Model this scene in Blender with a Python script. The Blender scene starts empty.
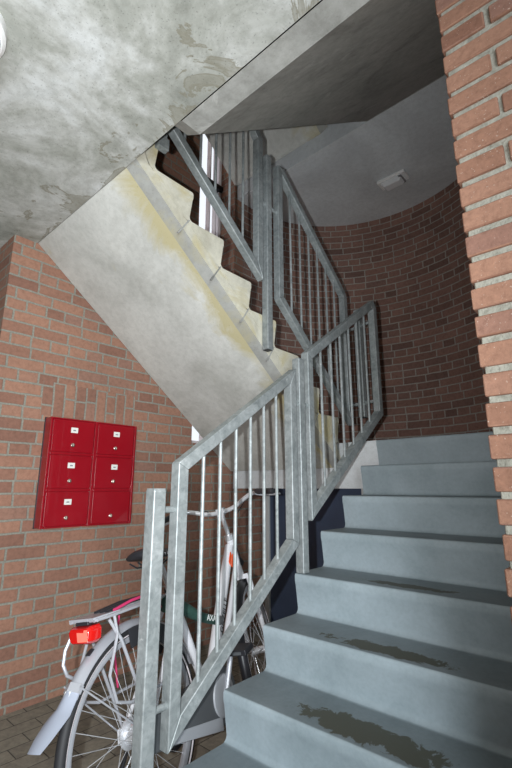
import bpy, bmesh, math, random
from mathutils import Vector, Matrix
random.seed(7)
SC = bpy.context.scene
COL = SC.collection
PI = math.pi
V = Vector

# ------------------------------------------------------------------ camera
CAM = V((1.4161, -0.9072, 1.1531))
PITCH, YAW, F = 0.2334, 0.7284, 437.91
cd = bpy.data.cameras.new('camera')
cam = bpy.data.objects.new('camera', cd)
COL.objects.link(cam)
cam.location = CAM
cam.rotation_euler = (PI/2 + PITCH, 0, YAW)
cd.sensor_fit = 'VERTICAL'
cd.sensor_height = 36.0
cd.lens = F/768*36.0
cd.clip_start = 0.02
SC.camera = cam
# ------------------------------------------------------------------ world, light, exposure
W = bpy.data.worlds.new('daylight')
SC.world = W
W.use_nodes = True
W.node_tree.nodes['Background'].inputs[0].default_value = (0.88, 0.93, 1.0, 1)
W.node_tree.nodes['Background'].inputs[1].default_value = 1.3

def lamp(name, kind, loc, aim, energy, color=(1, 1, 1), **kw):
    ld = bpy.data.lights.new(name, kind)
    ld.energy = energy
    ld.color = color
    for k, v in kw.items():
        setattr(ld, k, v)
    o = bpy.data.objects.new(name, ld)
    COL.objects.link(o)
    o.location = loc
    o.rotation_euler = (V(aim) - V(loc)).to_track_quat('-Z', 'Y').to_euler()
    return o
RV = V((math.cos(YAW), math.sin(YAW), 0))
FL = CAM - RV*0.10 + V((0, 0, 0.01))
lamp('flash', 'SPOT', FL, FL+V((-2.70, 1.35, 0.90)), 235, (0.95, 0.98, 1.0), spot_size=math.radians(134), spot_blend=1.0, shadow_soft_size=0.012)
lamp('entrance_daylight', 'AREA', (3.97, -2.6, 1.2), (0.3, 1.2, 1.2), 180, (0.84, 0.93, 1.0), shape='RECTANGLE', size=2.0, size_y=2.2)
SC.view_settings.view_transform = 'Standard'
SC.view_settings.look = 'None'
SC.view_settings.exposure = -0.10
SC.view_settings.gamma = 1.0

# ------------------------------------------------------------------ materials
def new_mat(name):
    m = bpy.data.materials.new(name)
    m.use_nodes = True
    nt = m.node_tree
    return m, nt, nt.nodes['Principled BSDF']
def N(nt, t, **kw):
    n = nt.nodes.new(t)
    for k, v in kw.items():
        setattr(n, k, v)
    return n
def ramp(nt, fac, stops):
    n = nt.nodes.new('ShaderNodeValToRGB')
    cr = n.color_ramp
    while len(cr.elements) < len(stops):
        cr.elements.new(0.5)
    for e, (p, c) in zip(cr.elements, stops):
        e.position = p
        e.color = (*c, 1) if len(c) == 3 else c
    nt.links.new(fac, n.inputs[0])
    return n.outputs[0]
def noise(nt, vec, scale, detail=4, rough=0.55, dist=0.0):
    n = nt.nodes.new('ShaderNodeTexNoise')
    n.inputs['Scale'].default_value = scale
    n.inputs['Detail'].default_value = detail
    n.inputs['Roughness'].default_value = rough
    n.inputs['Distortion'].default_value = dist
    nt.links.new(vec, n.inputs['Vector'])
    return n.outputs['Fac']
def mixc(nt, fac, a, b, mode='MIX'):
    n = nt.nodes.new('ShaderNodeMix')
    n.data_type = 'RGBA'
    n.blend_type = mode
    for i, v in ((0, fac), (6, a), (7, b)):
        if hasattr(v, 'is_linked'):
            nt.links.new(v, n.inputs[i])
        elif i == 0:
            n.inputs[0].default_value = v
        else:
            n.inputs[i].default_value = (*v, 1)
    return n.outputs[2]
def math_(nt, op, a, b=None, clamp=False):
    n = nt.nodes.new('ShaderNodeMath')
    n.operation = op
    n.use_clamp = clamp
    for i, v in ((0, a), (1, b)):
        if v is None:
            continue
        if hasattr(v, 'is_linked'):
            nt.links.new(v, n.inputs[i])
        else:
            n.inputs[i].default_value = v
    return n.outputs[0]
def bump(nt, b, h, strength, dist=0.01):
    n = nt.nodes.new('ShaderNodeBump')
    n.inputs['Strength'].default_value = strength
    n.inputs['Distance'].default_value = dist
    nt.links.new(h, n.inputs['Height'])
    nt.links.new(n.outputs[0], b.inputs['Normal'])
def pos(nt):
    return nt.nodes.new('ShaderNodeNewGeometry').outputs['Position']
def plain(name, c, rough=0.5, metal=0.0, coat=0.0, vary=0.0, scale=20):
    m, nt, b = new_mat(name)
    b.inputs['Base Color'].default_value = (*c, 1)
    b.inputs['Roughness'].default_value = rough
    b.inputs['Metallic'].default_value = metal
    b.inputs['Coat Weight'].default_value = coat
    if vary:
        tc = nt.nodes.new('ShaderNodeTexCoord').outputs['Object']
        f = noise(nt, tc, scale)
        lo = tuple(x*(1-vary) for x in c)
        hi = tuple(min(1, x*(1+vary)) for x in c)
        nt.links.new(ramp(nt, f, [(0.3, lo), (0.7, hi)]), b.inputs['Base Color'])
    return m
def brick_mat(name, cols, mortar, pitch=0.075, length=0.225, joint=0.011, bumpy=0.6):
    m, nt, b = new_mat(name)
    uv = nt.nodes.new('ShaderNodeTexCoord').outputs['UV']
    p = pos(nt)
    # slight wobble of the joints
    wob = N(nt, 'ShaderNodeTexNoise')
    wob.inputs['Scale'].default_value = 9
    nt.links.new(p, wob.inputs['Vector'])
    ma = N(nt, 'ShaderNodeVectorMath', operation='MULTIPLY_ADD')
    nt.links.new(wob.outputs['Color'], ma.inputs[0])
    ma.inputs[1].default_value = (0.010, 0.010, 0)
    nt.links.new(uv, ma.inputs[2])
    br = N(nt, 'ShaderNodeTexBrick')
    br.offset = 0.42
    br.offset_frequency = 2
    br.squash = 0.55
    br.squash_frequency = 3
    nt.links.new(ma.outputs[0], br.inputs['Vector'])
    br.inputs['Scale'].default_value = 1.0
    br.inputs['Mortar Size'].default_value = joint/2
    br.inputs['Mortar Smooth'].default_value = 0.25
    br.inputs['Bias'].default_value = 0.0
    br.inputs['Brick Width'].default_value = length
    br.inputs['Row Height'].default_value = pitch
    br.inputs['Color1'].default_value = (0, 0, 0, 1)
    br.inputs['Color2'].default_value = (1, 1, 1, 1)
    br.inputs['Mortar'].default_value = (0.5, 0.5, 0.5, 1)
    tone = ramp(nt, br.outputs['Color'], [(0.0, cols[0]), (0.35, cols[1]), (0.7, cols[2]), (1.0, cols[3])])
    f = noise(nt, p, 38, 6, 0.7)
    tone = mixc(nt, 0.55, tone, ramp(nt, f, [(0.25, (0.45, 0.42, 0.40)), (0.55, (1, 1, 1)), (0.8, (1.25, 1.2, 1.15))]), 'MULTIPLY')
    mf = noise(nt, p, 90, 5, 0.7)
    mc = ramp(nt, mf, [(0.25, tuple(x*0.62 for x in mortar)), (0.7, tuple(min(1, x*1.15) for x in mortar))])
    col = mixc(nt, br.outputs['Fac'], tone, mc)
    # old grime in big blotches
    g = noise(nt, p, 2.2, 4, 0.6)
    col = mixc(nt, 0.5, col, ramp(nt, g, [(0.35, (0.72, 0.72, 0.73)), (0.62, (1, 1, 1))]), 'MULTIPLY')
    nt.links.new(col, b.inputs['Base Color'])
    b.inputs['Roughness'].default_value = 0.9
    h = math_(nt, 'SUBTRACT', math_(nt, 'MULTIPLY', f, 0.45), br.outputs['Fac'])
    bump(nt, b, h, bumpy, 0.008)
    return m
def concrete(name, c, stain, big=1.6, amount=0.6, warm=None, blotch=None, grain=0.10, band=None):
    m, nt, b = new_mat(name)
    p = pos(nt)
    a = noise(nt, p, big, 8, 0.62, 0.6)
    col = ramp(nt, a, [(0.28, stain), (0.50, c), (0.68, tuple(min(1, x*1.16) for x in c))])
    f = noise(nt, p, 26, 6, 0.7)
    col = mixc(nt, amount, col, ramp(nt, f, [(0.3, (0.78, 0.78, 0.76)), (0.6, (1.05, 1.05, 1.05))]), 'MULTIPLY')
    if warm:
        wf = noise(nt, p, 2.4, 6, 0.65, 1.2)
        wm = ramp(nt, wf, [(0.50, (0, 0, 0)), (0.66, (1, 1, 1))])
        if band:
            sx = N(nt, 'ShaderNodeSeparateXYZ')
            nt.links.new(p, sx.inputs[0])
            g = math_(nt, 'DIVIDE', math_(nt, 'SUBTRACT', sx.outputs[0], band[0]), band[1]-band[0], clamp=True)
            wm = ramp(nt, math_(nt, 'ADD', math_(nt, 'MULTIPLY', wf, 0.9), math_(nt, 'MULTIPLY', g, 0.35)), [(0.58, (0, 0, 0)), (0.80, (0.9, 0.9, 0.9))])
        col = mixc(nt, wm, col, warm)
    if blotch:
        bf = noise(nt, p, 4.5, 8, 0.7, 0.8)
        bm = ramp(nt, bf, [(0.60, (0, 0, 0)), (0.64, (0.75, 0.75, 0.75)), (0.72, (0.2, 0.2, 0.2))])
        col = mixc(nt, bm, col, blotch)
    sp = noise(nt, p, 140, 2, 0.5)
    col = mixc(nt, 0.6, col, ramp(nt, sp, [(0.26, (0.62, 0.62, 0.62)), (0.36, (1, 1, 1))]), 'MULTIPLY')
    nt.links.new(col, b.inputs['Base Color'])
    b.inputs['Roughness'].default_value = 0.88
    bump(nt, b, math_(nt, 'ADD', f, sp), grain, 0.006)
    return m

M = {}
M['brick'] = brick_mat('red brick', [(0.27, 0.135, 0.095), (0.35, 0.18, 0.122), (0.40, 0.21, 0.14), (0.31, 0.17, 0.125)], (0.31, 0.295, 0.245), joint=0.014)
def near_brick():
    m, nt, b = new_mat('orange brick')
    p = pos(nt)
    r = nt.nodes.new('ShaderNodeNewGeometry').outputs['Random Per Island']
    tone = ramp(nt, r, [(0.0, (0.25, 0.12, 0.078)), (0.4, (0.31, 0.158, 0.103)), (0.75, (0.36, 0.19, 0.126)), (1.0, (0.28, 0.147, 0.108))])
    f = noise(nt, p, 45, 8, 0.75)
    tone = mixc(nt, 0.8, tone, ramp(nt, f, [(0.25, (0.6, 0.55, 0.52)), (0.5, (1, 1, 1)), (0.75, (1.3, 1.28, 1.25))]), 'MULTIPLY')
    sp = noise(nt, p, 160, 2, 0.5)
    tone = mixc(nt, ramp(nt, sp, [(0.68, (0, 0, 0)), (0.72, (0.7, 0.7, 0.7))]), tone, (0.62, 0.50, 0.42))
    nt.links.new(tone, b.inputs['Base Color'])
    b.inputs['Roughness'].default_value = 0.9
    bump(nt, b, f, 0.7, 0.006)
    return m
M['brick_near'] = near_brick()
M['mortar'] = concrete('rough mortar', (0.36, 0.345, 0.29), (0.22, 0.21, 0.17), 30, 0.8, grain=0.8)
M['brick_curve'] = brick_mat('brown brick', [(0.22, 0.13, 0.105), (0.32, 0.18, 0.14), (0.37, 0.21, 0.165), (0.27, 0.16, 0.13)], (0.48, 0.44, 0.39), joint=0.013)
def ceiling_mat():
    m, nt, b = new_mat('ceiling concrete')
    p = pos(nt)
    a = noise(nt, p, 1.7, 9, 0.66, 0.8)
    col = ramp(nt, a, [(0.34, (0.33, 0.34, 0.305)), (0.46, (0.43, 0.44, 0.40)), (0.54, (0.57, 0.58, 0.55)), (0.64, (0.70, 0.72, 0.71))])
    f = noise(nt, p, 17, 8, 0.72)
    col = mixc(nt, 0.75, col, ramp(nt, f, [(0.32, (0.66, 0.66, 0.63)), (0.58, (1.05, 1.05, 1.05))]), 'MULTIPLY')
    # water stains along the joint
    sx = N(nt, 'ShaderNodeSeparateXYZ')
    nt.links.new(p, sx.inputs[0])
    d = math_(nt, 'MULTIPLY', math_(nt, 'SUBTRACT', 0.08, sx.outputs[1]), 2.3, clamp=True)
    e = noise(nt, p, 3.6, 7, 0.62, 1.3)
    w = math_(nt, 'SUBTRACT', e, math_(nt, 'MULTIPLY', d, 0.30))
    k = ramp(nt, w, [(0.47, (0, 0, 0)), (0.485, (0.85, 0.85, 0.85)), (0.53, (0.45, 0.45, 0.45)), (0.62, (0.6, 0.6, 0.6))])
    col = mixc(nt, k, col, (0.25, 0.235, 0.175))
    sp = noise(nt, p, 120, 2, 0.5)
    col = mixc(nt, 0.7, col, ramp(nt, sp, [(0.28, (0.55, 0.55, 0.55)), (0.38, (1, 1, 1))]), 'MULTIPLY')
    nt.links.new(col, b.inputs['Base Color'])
    b.inputs['Roughness'].default_value = 0.9
    bump(nt, b, f, 0.15, 0.006)
    return m
M['ceiling'] = ceiling_mat()
M['soffit'] = concrete('soffit concrete', (0.62, 0.62, 0.58), (0.46, 0.46, 0.42), 1.8, 0.6, warm=(0.50, 0.44, 0.24), band=(-0.62, -0.36))
M['side'] = concrete('stained concrete', (0.66, 0.63, 0.52), (0.44, 0.40, 0.29), 3.0, 0.6, warm=(0.60, 0.52, 0.29))
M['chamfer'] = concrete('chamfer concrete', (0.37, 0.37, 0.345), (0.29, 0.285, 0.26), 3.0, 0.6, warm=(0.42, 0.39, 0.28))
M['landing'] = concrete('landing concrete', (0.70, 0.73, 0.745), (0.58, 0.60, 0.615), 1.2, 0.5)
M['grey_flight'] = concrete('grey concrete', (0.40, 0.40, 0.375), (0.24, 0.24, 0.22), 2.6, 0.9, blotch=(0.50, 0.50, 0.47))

def step_mat(name, stain=None):
    m, nt, b = new_mat(name)
    p = pos(nt)
    a = noise(nt, p, 3.2, 6, 0.6, 0.5)
    col = ramp(nt, a, [(0.3, (0.27, 0.33, 0.355)), (0.5, (0.33, 0.395, 0.425)), (0.7, (0.385, 0.455, 0.49))])
    f = noise(nt, p, 60, 4, 0.6)
    col = mixc(nt, 0.5, col, ramp(nt, f, [(0.3, (0.85, 0.85, 0.85)), (0.6, (1.04, 1.04, 1.04))]), 'MULTIPLY')
    rough = 0.55
    # foot traffic has dulled the treads: dark where faces look up
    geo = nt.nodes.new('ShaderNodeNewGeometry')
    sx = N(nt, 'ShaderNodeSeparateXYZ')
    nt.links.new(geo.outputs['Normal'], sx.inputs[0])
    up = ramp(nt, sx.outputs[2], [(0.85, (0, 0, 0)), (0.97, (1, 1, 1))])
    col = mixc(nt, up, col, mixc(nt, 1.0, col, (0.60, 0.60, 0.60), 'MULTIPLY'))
    if stain:
        cx, cy, hx, hy, lo, hi = stain
        sp = N(nt, 'ShaderNodeSeparateXYZ')
        nt.links.new(p, sp.inputs[0])
        dx = math_(nt, 'DIVIDE', math_(nt, 'SUBTRACT', sp.outputs[0], cx), hx)
        dy = math_(nt, 'DIVIDE', math_(nt, 'SUBTRACT', sp.outputs[1], cy), hy)
        d = math_(nt, 'ADD', math_(nt, 'MULTIPLY', dx, dx), math_(nt, 'MULTIPLY', dy, dy))
        n1 = noise(nt, p, 14, 8, 0.72, 0.6)
        s = math_(nt, 'SUBTRACT', math_(nt, 'MULTIPLY', n1, 2.2), math_(nt, 'MULTIPLY', d, 0.55))
        k = ramp(nt, s, [(lo, (0, 0, 0)), (hi, (1, 1, 1))])
        k = math_(nt, 'MULTIPLY', k, up)
        col = mixc(nt, k, col, (0.075, 0.075, 0.055))
    nt.links.new(col, b.inputs['Base Color'])
    b.inputs['Roughness'].default_value = rough
    bump(nt, b, f, 0.06, 0.004)
    return m
M['step'] = step_mat('blue grey step')
M['step_stain_a'] = step_mat('blue grey step with long wet stain', (0.58, 0.575, 0.30, 0.075, 0.62, 0.70))
M['step_stain_b'] = step_mat('blue grey step with short wet stain', (0.54, 0.80, 0.28, 0.055, 0.66, 0.74))
M['step_stain_c'] = step_mat('blue grey step with faint wet stain', (0.55, 1.06, 0.26, 0.045, 0.70, 0.80))

def galv():
    m, nt, b = new_mat('galvanised steel')
    p = nt.nodes.new('ShaderNodeTexCoord').outputs['Object']
    v = N(nt, 'ShaderNodeTexVoronoi')
    v.inputs['Scale'].default_value = 70
    nt.links.new(p, v.inputs['Vector'])
    s = N(nt, 'ShaderNodeSeparateColor')
    nt.links.new(v.outputs['Color'], s.inputs[0])
    a = noise(nt, p, 9, 6, 0.7, 1.0)
    col = ramp(nt, math_(nt, 'ADD', math_(nt, 'MULTIPLY', s.outputs[0], 0.13), math_(nt, 'MULTIPLY', a, 0.95)),
               [(0.3, (0.20, 0.225, 0.225)), (0.55, (0.34, 0.37, 0.37)), (0.8, (0.50, 0.53, 0.53))])
    drip = noise(nt, p, 22, 5, 0.6, 1.5)
    col = mixc(nt, ramp(nt, drip, [(0.68, (0, 0, 0)), (0.74, (0.8, 0.8, 0.8))]), col, (0.72, 0.74, 0.73))
    nt.links.new(col, b.inputs['Base Color'])
    b.inputs['Metallic'].default_value = 0.35
    b.inputs['Roughness'].default_value = 0.5
    bump(nt, b, a, 0.08, 0.004)
    return m
M['galv'] = galv()
def paver():
    m, nt, b = new_mat('floor pavers')
    uv = nt.nodes.new('ShaderNodeTexCoord').outputs['UV']
    mp = N(nt, 'ShaderNodeMapping')
    mp.inputs['Rotation'].default_value[2] = math.radians(90)
    nt.links.new(uv, mp.inputs[0])
    br = N(nt, 'ShaderNodeTexBrick')
    nt.links.new(mp.outputs[0], br.inputs['Vector'])
    br.inputs['Scale'].default_value = 1
    br.inputs['Brick Width'].default_value = 0.21
    br.inputs['Row Height'].default_value = 0.105
    br.inputs['Mortar Size'].default_value = 0.003
    br.inputs['Mortar Smooth'].default_value = 0.3
    br.inputs['Color1'].default_value = (0.22, 0.195, 0.16, 1)
    br.inputs['Color2'].default_value = (0.30, 0.27, 0.22, 1)
    br.inputs['Mortar'].default_value = (0.075, 0.067, 0.057, 1)
    p = pos(nt)
    f = noise(nt, p, 30, 6, 0.7)
    col = mixc(nt, 0.7, br.outputs['Color'], ramp(nt, f, [(0.3, (0.6, 0.6, 0.6)), (0.65, (1.2, 1.2, 1.15))]), 'MULTIPLY')
    nt.links.new(col, b.inputs['Base Color'])
    b.inputs['Roughness'].default_value = 0.85
    bump(nt, b, math_(nt, 'SUBTRACT', math_(nt, 'MULTIPLY', f, 0.3), br.outputs['Fac']), 0.5, 0.006)
    return m
M['paver'] = paver()
M['red'] = plain('red enamel', (0.31, 0.003, 0.011), 0.3, 0, 0.25, 0.05, 6)
M['label'] = plain('white label', (0.85, 0.85, 0.80), 0.5)
M['ink'] = plain('label ink', (0.25, 0.25, 0.27), 0.6)
M['chrome'] = plain('chrome', (0.80, 0.81, 0.84), 0.25, 0.6)
M['brass'] = plain('lock metal', (0.50, 0.45, 0.40), 0.3, 0.9)
M['lamp_white'] = plain('lamp housing white', (0.92, 0.92, 0.91), 0.4)
M['lamp_lens'] = plain('lamp lens', (0.84, 0.85, 0.86), 0.25)
M['lamp_dark'] = plain('lamp reflector', (0.20, 0.20, 0.21), 0.3)
M['navy'] = plain('navy door paint', (0.065, 0.088, 0.145), 0.5, 0, 0, 0.1, 4)
M['frame_paint'] = plain('white door frame', (0.62, 0.63, 0.62), 0.5)
M['win_frame'] = plain('white window frame', (0.85, 0.80, 0.82), 0.5)
M['dark_metal'] = plain('dark window bar', (0.03, 0.03, 0.035), 0.4, 0.5)
M['silver'] = plain('silver bicycle paint', (0.43, 0.44, 0.48), 0.3, 0.35, 0.4)
M['white_paint'] = plain('white bicycle paint', (0.75, 0.75, 0.78), 0.3, 0.05, 0.4)
M['alu'] = plain('aluminium', (0.52, 0.53, 0.57), 0.32, 0.45)
M['rubber'] = plain('black rubber', (0.018, 0.018, 0.02), 0.65)
M['black'] = plain('black plastic', (0.022, 0.022, 0.026), 0.42)
M['dark_grey'] = plain('dark grey plastic', (0.085, 0.09, 0.095), 0.45)
M['grey_plastic'] = plain('grey plastic', (0.33, 0.34, 0.36), 0.45)
M['flap'] = plain('pale grey mudflap plastic', (0.33, 0.36, 0.43), 0.35)
M['reflect'] = plain('pale reflective strip', (0.80, 0.74, 0.76), 0.4)
M['pink'] = plain('pink elastic strap', (0.50, 0.03, 0.12), 0.6)
M['green'] = plain('green lock sleeve', (0.028, 0.075, 0.06), 0.6, 0, 0, 0.2, 60)
M['orange'] = plain('orange decal', (0.80, 0.10, 0.02), 0.4)
M['white_print'] = plain('white print', (0.85, 0.87, 0.85), 0.5)
M['red_lens'] = plain('red reflector', (0.52, 0.008, 0.006), 0.15, 0, 0.6)
M['red_pale'] = plain('pale red plastic', (0.85, 0.20, 0.14), 0.2, 0, 0.6)
def glass():
    m, nt, b = new_mat('window glass')
    out = nt.nodes['Material Output']
    t = nt.nodes.new('ShaderNodeBsdfTransparent')
    g = nt.nodes.new('ShaderNodeBsdfGlossy')
    g.inputs['Roughness'].default_value = 0.03
    mx = nt.nodes.new('ShaderNodeMixShader')
    mx.inputs[0].default_value = 0.06
    nt.links.new(t.outputs[0], mx.inputs[1])
    nt.links.new(g.outputs[0], mx.inputs[2])
    nt.links.new(mx.outputs[0], out.inputs[0])
    return m
M['glass'] = glass()

# ------------------------------------------------------------------ mesh helpers
class MB:
    def __init__(s):
        s.bm = bmesh.new()
        s.uv = None
    def face(s, pts):
        return s.bm.faces.new([s.bm.verts.new(p) for p in pts])
    def hexa(s, c):          # 8 corners: bottom loop 0-3, top loop 4-7
        v = [s.bm.verts.new(p) for p in c]
        for f in ((3, 2, 1, 0), (4, 5, 6, 7), (0, 1, 5, 4), (1, 2, 6, 5), (2, 3, 7, 6), (3, 0, 4, 7)):
            s.bm.faces.new([v[i] for i in f])
    def box(s, a, b):
        (x0, y0, z0), (x1, y1, z1) = a, b
        s.hexa([(x0, y0, z0), (x1, y0, z0), (x1, y1, z0), (x0, y1, z0), (x0, y0, z1), (x1, y0, z1), (x1, y1, z1), (x0, y1, z1)])
    def obox(s, o, ax, ay, az):      # oriented box from centre and three half vectors
        o, ax, ay, az = V(o), V(ax), V(ay), V(az)
        s.hexa([o-ax-ay-az, o+ax-ay-az, o+ax+ay-az, o-ax+ay-az, o-ax-ay+az, o+ax-ay+az, o+ax+ay+az, o-ax+ay+az])
    def loft(s, rings, cap=True, closed=False):
        R = [[s.bm.verts.new(p) for p in r] for r in rings]
        n = len(R[0])
        for i in range(len(R) if closed else len(R)-1):
            a, b = R[i], R[(i+1) % len(R)]
            for j in range(n):
                k = (j+1) % n
                s.bm.faces.new([a[j], a[k], b[k], b[j]])
        if cap and not closed:
            s.bm.faces.new(R[0][::-1])
            s.bm.faces.new(R[-1])
    def prism(s, poly, f0, f1):      # polygon of 2-tuples mapped by two functions to the two ends
        s.loft([[f0(*p) for p in poly], [f1(*p) for p in poly]])
    def tube(s, path, r, n=10, closed=False, cap=True):
        P = [V(p) for p in path]
        L = len(P)
        rr = r if isinstance(r, (list, tuple)) else [r]*L
        rings, prev = [], None
        for i in range(L):
            if closed:
                t = (P[(i+1) % L]-P[i-1])
            else:
                t = P[min(i+1, L-1)]-P[max(i-1, 0)]
            t.normalize()
            if prev is None:
                q = V((0, 0, 1)) if abs(t.z) < 0.9 else V((1, 0, 0))
                u = t.cross(q).normalized()
            else:
                u = (prev - t*prev.dot(t)).normalized()
            prev = u
            w = t.cross(u)
            rings.append([P[i]+(u*math.cos(2*PI*k/n)+w*math.sin(2*PI*k/n))*rr[i] for k in range(n)])
        s.loft(rings, cap, closed)
    def lathe(s, prof, c, axis, n=32, closed=False, a0=0, a1=2*PI):   # prof: (radius, along)
        c, ax = V(c), V(axis).normalized()
        q = V((0, 0, 1)) if abs(ax.z) < 0.9 else V((1, 0, 0))
        u = (q - ax*q.dot(ax)).normalized()
        w = ax.cross(u)
        full = abs(a1-a0-2*PI) < 1e-6
        m = n if full else n+1
        rings = []
        for i in range(m):
            a = a0+(a1-a0)*i/n
            dd = u*math.cos(a)+w*math.sin(a)
            rings.append([c+dd*r+ax*h for r, h in prof])
        R = [[s.bm.verts.new(p) for p in r] for r in rings]
        k = len(prof)
        for i in range(n):
            A, B = R[i], R[(i+1) % m]
            for j in range(k if closed else k-1):
                jj = (j+1) % k
                try:
                    s.bm.faces.new([A[j], A[jj], B[jj], B[j]])
                except ValueError:
                    pass
        if not full and closed:
            s.bm.faces.new(R[0])
            s.bm.faces.new(R[-1][::-1])
    def build(s, name, mat, parent=None, bevel=0, seg=2, smooth=True, uvfix=None, ang=35):
        bm = s.bm
        bmesh.ops.remove_doubles(bm, verts=bm.verts, dist=1e-6)
        bmesh.ops.recalc_face_normals(bm, faces=bm.faces)
        if parent is not None and name_of_root(parent) in ROOTS:
            bm.transform(ROOTS[name_of_root(parent)].inverted())
        lay = bm.loops.layers.uv.new('UVMap')
        for f in bm.faces:
            n = f.normal
            for l in f.loops:
                c = l.vert.co
                if uvfix:
                    l[lay].uv = uvfix(c, n)
                elif abs(n.z) > 0.7:
                    l[lay].uv = (c.x, c.y)
                elif abs(n.x) > abs(n.y):
                    l[lay].uv = (c.y, c.z)
                else:
                    l[lay].uv = (c.x, c.z)
        me = bpy.data.meshes.new(name)
        bm.to_mesh(me)
        bm.free()
        me.materials.append(M[mat] if isinstance(mat, str) else mat)
        o = bpy.data.objects.new(name, me)
        COL.objects.link(o)
        if parent is not None:
            o.parent = parent
        if smooth:
            for pl in me.polygons:
                pl.use_smooth = True
            me.set_sharp_from_angle(angle=math.radians(ang))
        if bevel:
            bv = o.modifiers.new('bevel', 'BEVEL')
            bv.width = bevel
            bv.segments = seg
            bv.limit_method = 'ANGLE'
            bv.angle_limit = math.radians(40)
            bv.harden_normals = True
        return o
ROOTS = {}
def name_of_root(o):
    while o.parent is not None:
        o = o.parent
    return o.name
def tag(o, label, cat, group=None):
    o['label'] = label
    o['category'] = cat
    if group:
        o['group'] = group
    return o
def thing(name, label, cat, loc=(0, 0, 0), group=None, mat=None):
    o = bpy.data.objects.new(name, None)
    COL.objects.link(o)
    o.empty_display_size = 0.1
    mw = mat if mat is not None else Matrix.Translation(V(loc))
    o.matrix_world = mw
    ROOTS[o.name] = mw
    return tag(o, label, cat, group)
def local_thing(name, label, cat, mat, group=None):     # parts are modelled in the thing's own axes
    o = thing(name, label, cat, mat=mat, group=group)
    ROOTS[o.name] = Matrix.Identity(4)
    return o
def copy_tree(o, parent=None):
    c = o.copy()
    COL.objects.link(c)
    if parent is not None:
        c.parent = parent
    for ch in list(o.children):
        copy_tree(ch, c)
    return c
def structure(mb, name, mat, **kw):
    o = mb.build(name, mat, **kw)
    o['kind'] = 'structure'
    return o

# ------------------------------------------------------------------ dimensions
RISE, GO = 0.185, 0.2427
FLOOR = -0.044
XL, XR = -1.42, 1.10            # inner faces of the side walls
GAPX = -0.285                   # well between the flights: 0 .. GAPX
CX, CY, RAD = (XL+XR)/2, 2.07, (XR-XL)/2
ZC = 2.743                      # underside of the storey slab
LAND = 8*RISE
STOREY = 16*RISE
LTHK = 0.33
TOP = 6.1

# ------------------------------------------------------------------ the shell
b = MB(); b.box((-4, -4, FLOOR-0.1), (4, 3.6, FLOOR)); structure(b, 'floor', 'paver', smooth=False)
b = MB()
b.box((-4, -4, ZC), (4, 0.0805, STOREY)); b.box((XR+0.02, 0.0805, STOREY-0.01), (4, 0.40, STOREY+0.05))
structure(b, 'ceiling', 'ceiling', smooth=False)
b = MB(); b.box((XL-0.30, -4, TOP), (4, 3.7, TOP+0.2)); b.box((-4, -4, TOP), (XL-0.30, 0.22, TOP+0.2)); structure(b, 'ceiling_upper', 'ceiling', smooth=False)
# the hall behind the camera, open to daylight at the entrance
b = MB()
b.box((-4.2, -4.2, FLOOR), (4.2, -4, TOP))
structure(b, 'wall_front', 'brick', smooth=False)
b = MB(); b.box((-4.2, -4, FLOOR), (-4, 0.22, TOP)); structure(b, 'wall_hall_left', 'brick', smooth=False)
b = MB(); b.box((4, -4, FLOOR), (4.2, -3.6, TOP)); b.box((4, -1.6, FLOOR), (4.2, 2.07, TOP)); b.box((4, -3.6, 2.3), (4.2, -1.6, TOP)); structure(b, 'wall_hall_right', 'brick', smooth=False)
# left wall with a tall slit window
WY0, WY1, WZ0, WZ1 = 1.465, 1.94, 1.52, 5.7
b = MB()
t = 0.30
b.box((XL-t, -0.06, FLOOR), (XL, WY0, TOP))
b.box((XL-t, WY0, FLOOR), (XL, WY1, WZ0))
b.box((XL-t, WY0, WZ1), (XL, WY1, TOP))
b.box((XL-t, WY1, FLOOR), (XL, CY, TOP)); b.box((XL-t, CY, FLOOR), (XL, 2.6, LAND-LTHK))
structure(b, 'wall_left', 'brick', smooth=False)
b = MB(); b.box((-4, -0.06, FLOOR), (XL-t, 0.22, TOP)); structure(b, 'wall_alcove', 'brick', smooth=False)
rw = random.Random(3)
b = MB(); b.box((XR+0.009, 0.389, FLOOR), (4, CY, TOP))
nrow = 0
z = FLOOR+0.012
while z < 4.4:
    hgt = 0.084-0.020
    cuts = [0.0, 0.2185, 0.4435, 0.6685] if nrow % 2 == 0 else [0.0, 0.142, 0.367, 0.592]
    for k in range(3):
        x0, x1 = XR+cuts[k]+(0.0 if k == 0 else 0.0065), XR+cuts[k+1]-0.0065
        j = [rw.uniform(-0.0025, 0.0025) for _ in range(6)]
        y1 = 0.485 if nrow % 2 == 0 or k else 0.60
        b.box((x0+j[0], 0.38+j[1], z+j[2]*0.6), (x1+j[3], y1, z+hgt+j[4]*0.6))
    ya = 0.498 if nrow % 2 == 0 else 0.613
    while ya < CY-0.25 and True:
        j = rw.uniform(-0.002, 0.002)
        b.box((XR+j, ya, z), (XR+0.1, ya+0.212, z+hgt))
        ya += 0.225
    z += 0.084
    nrow += 1
wr = structure(b, 'wall_right', 'brick_near', smooth=False, bevel=0.005)
wr.data.materials.append(M['mortar'])
for pl in wr.data.polygons:
    vs = [wr.data.vertices[v].co for v in pl.vertices]
    if max(v.x for v in vs) > 3.9 or max(v.z for v in vs)-min(v.z for v in vs) > 0.5:
        pl.material_index = 1
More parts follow.
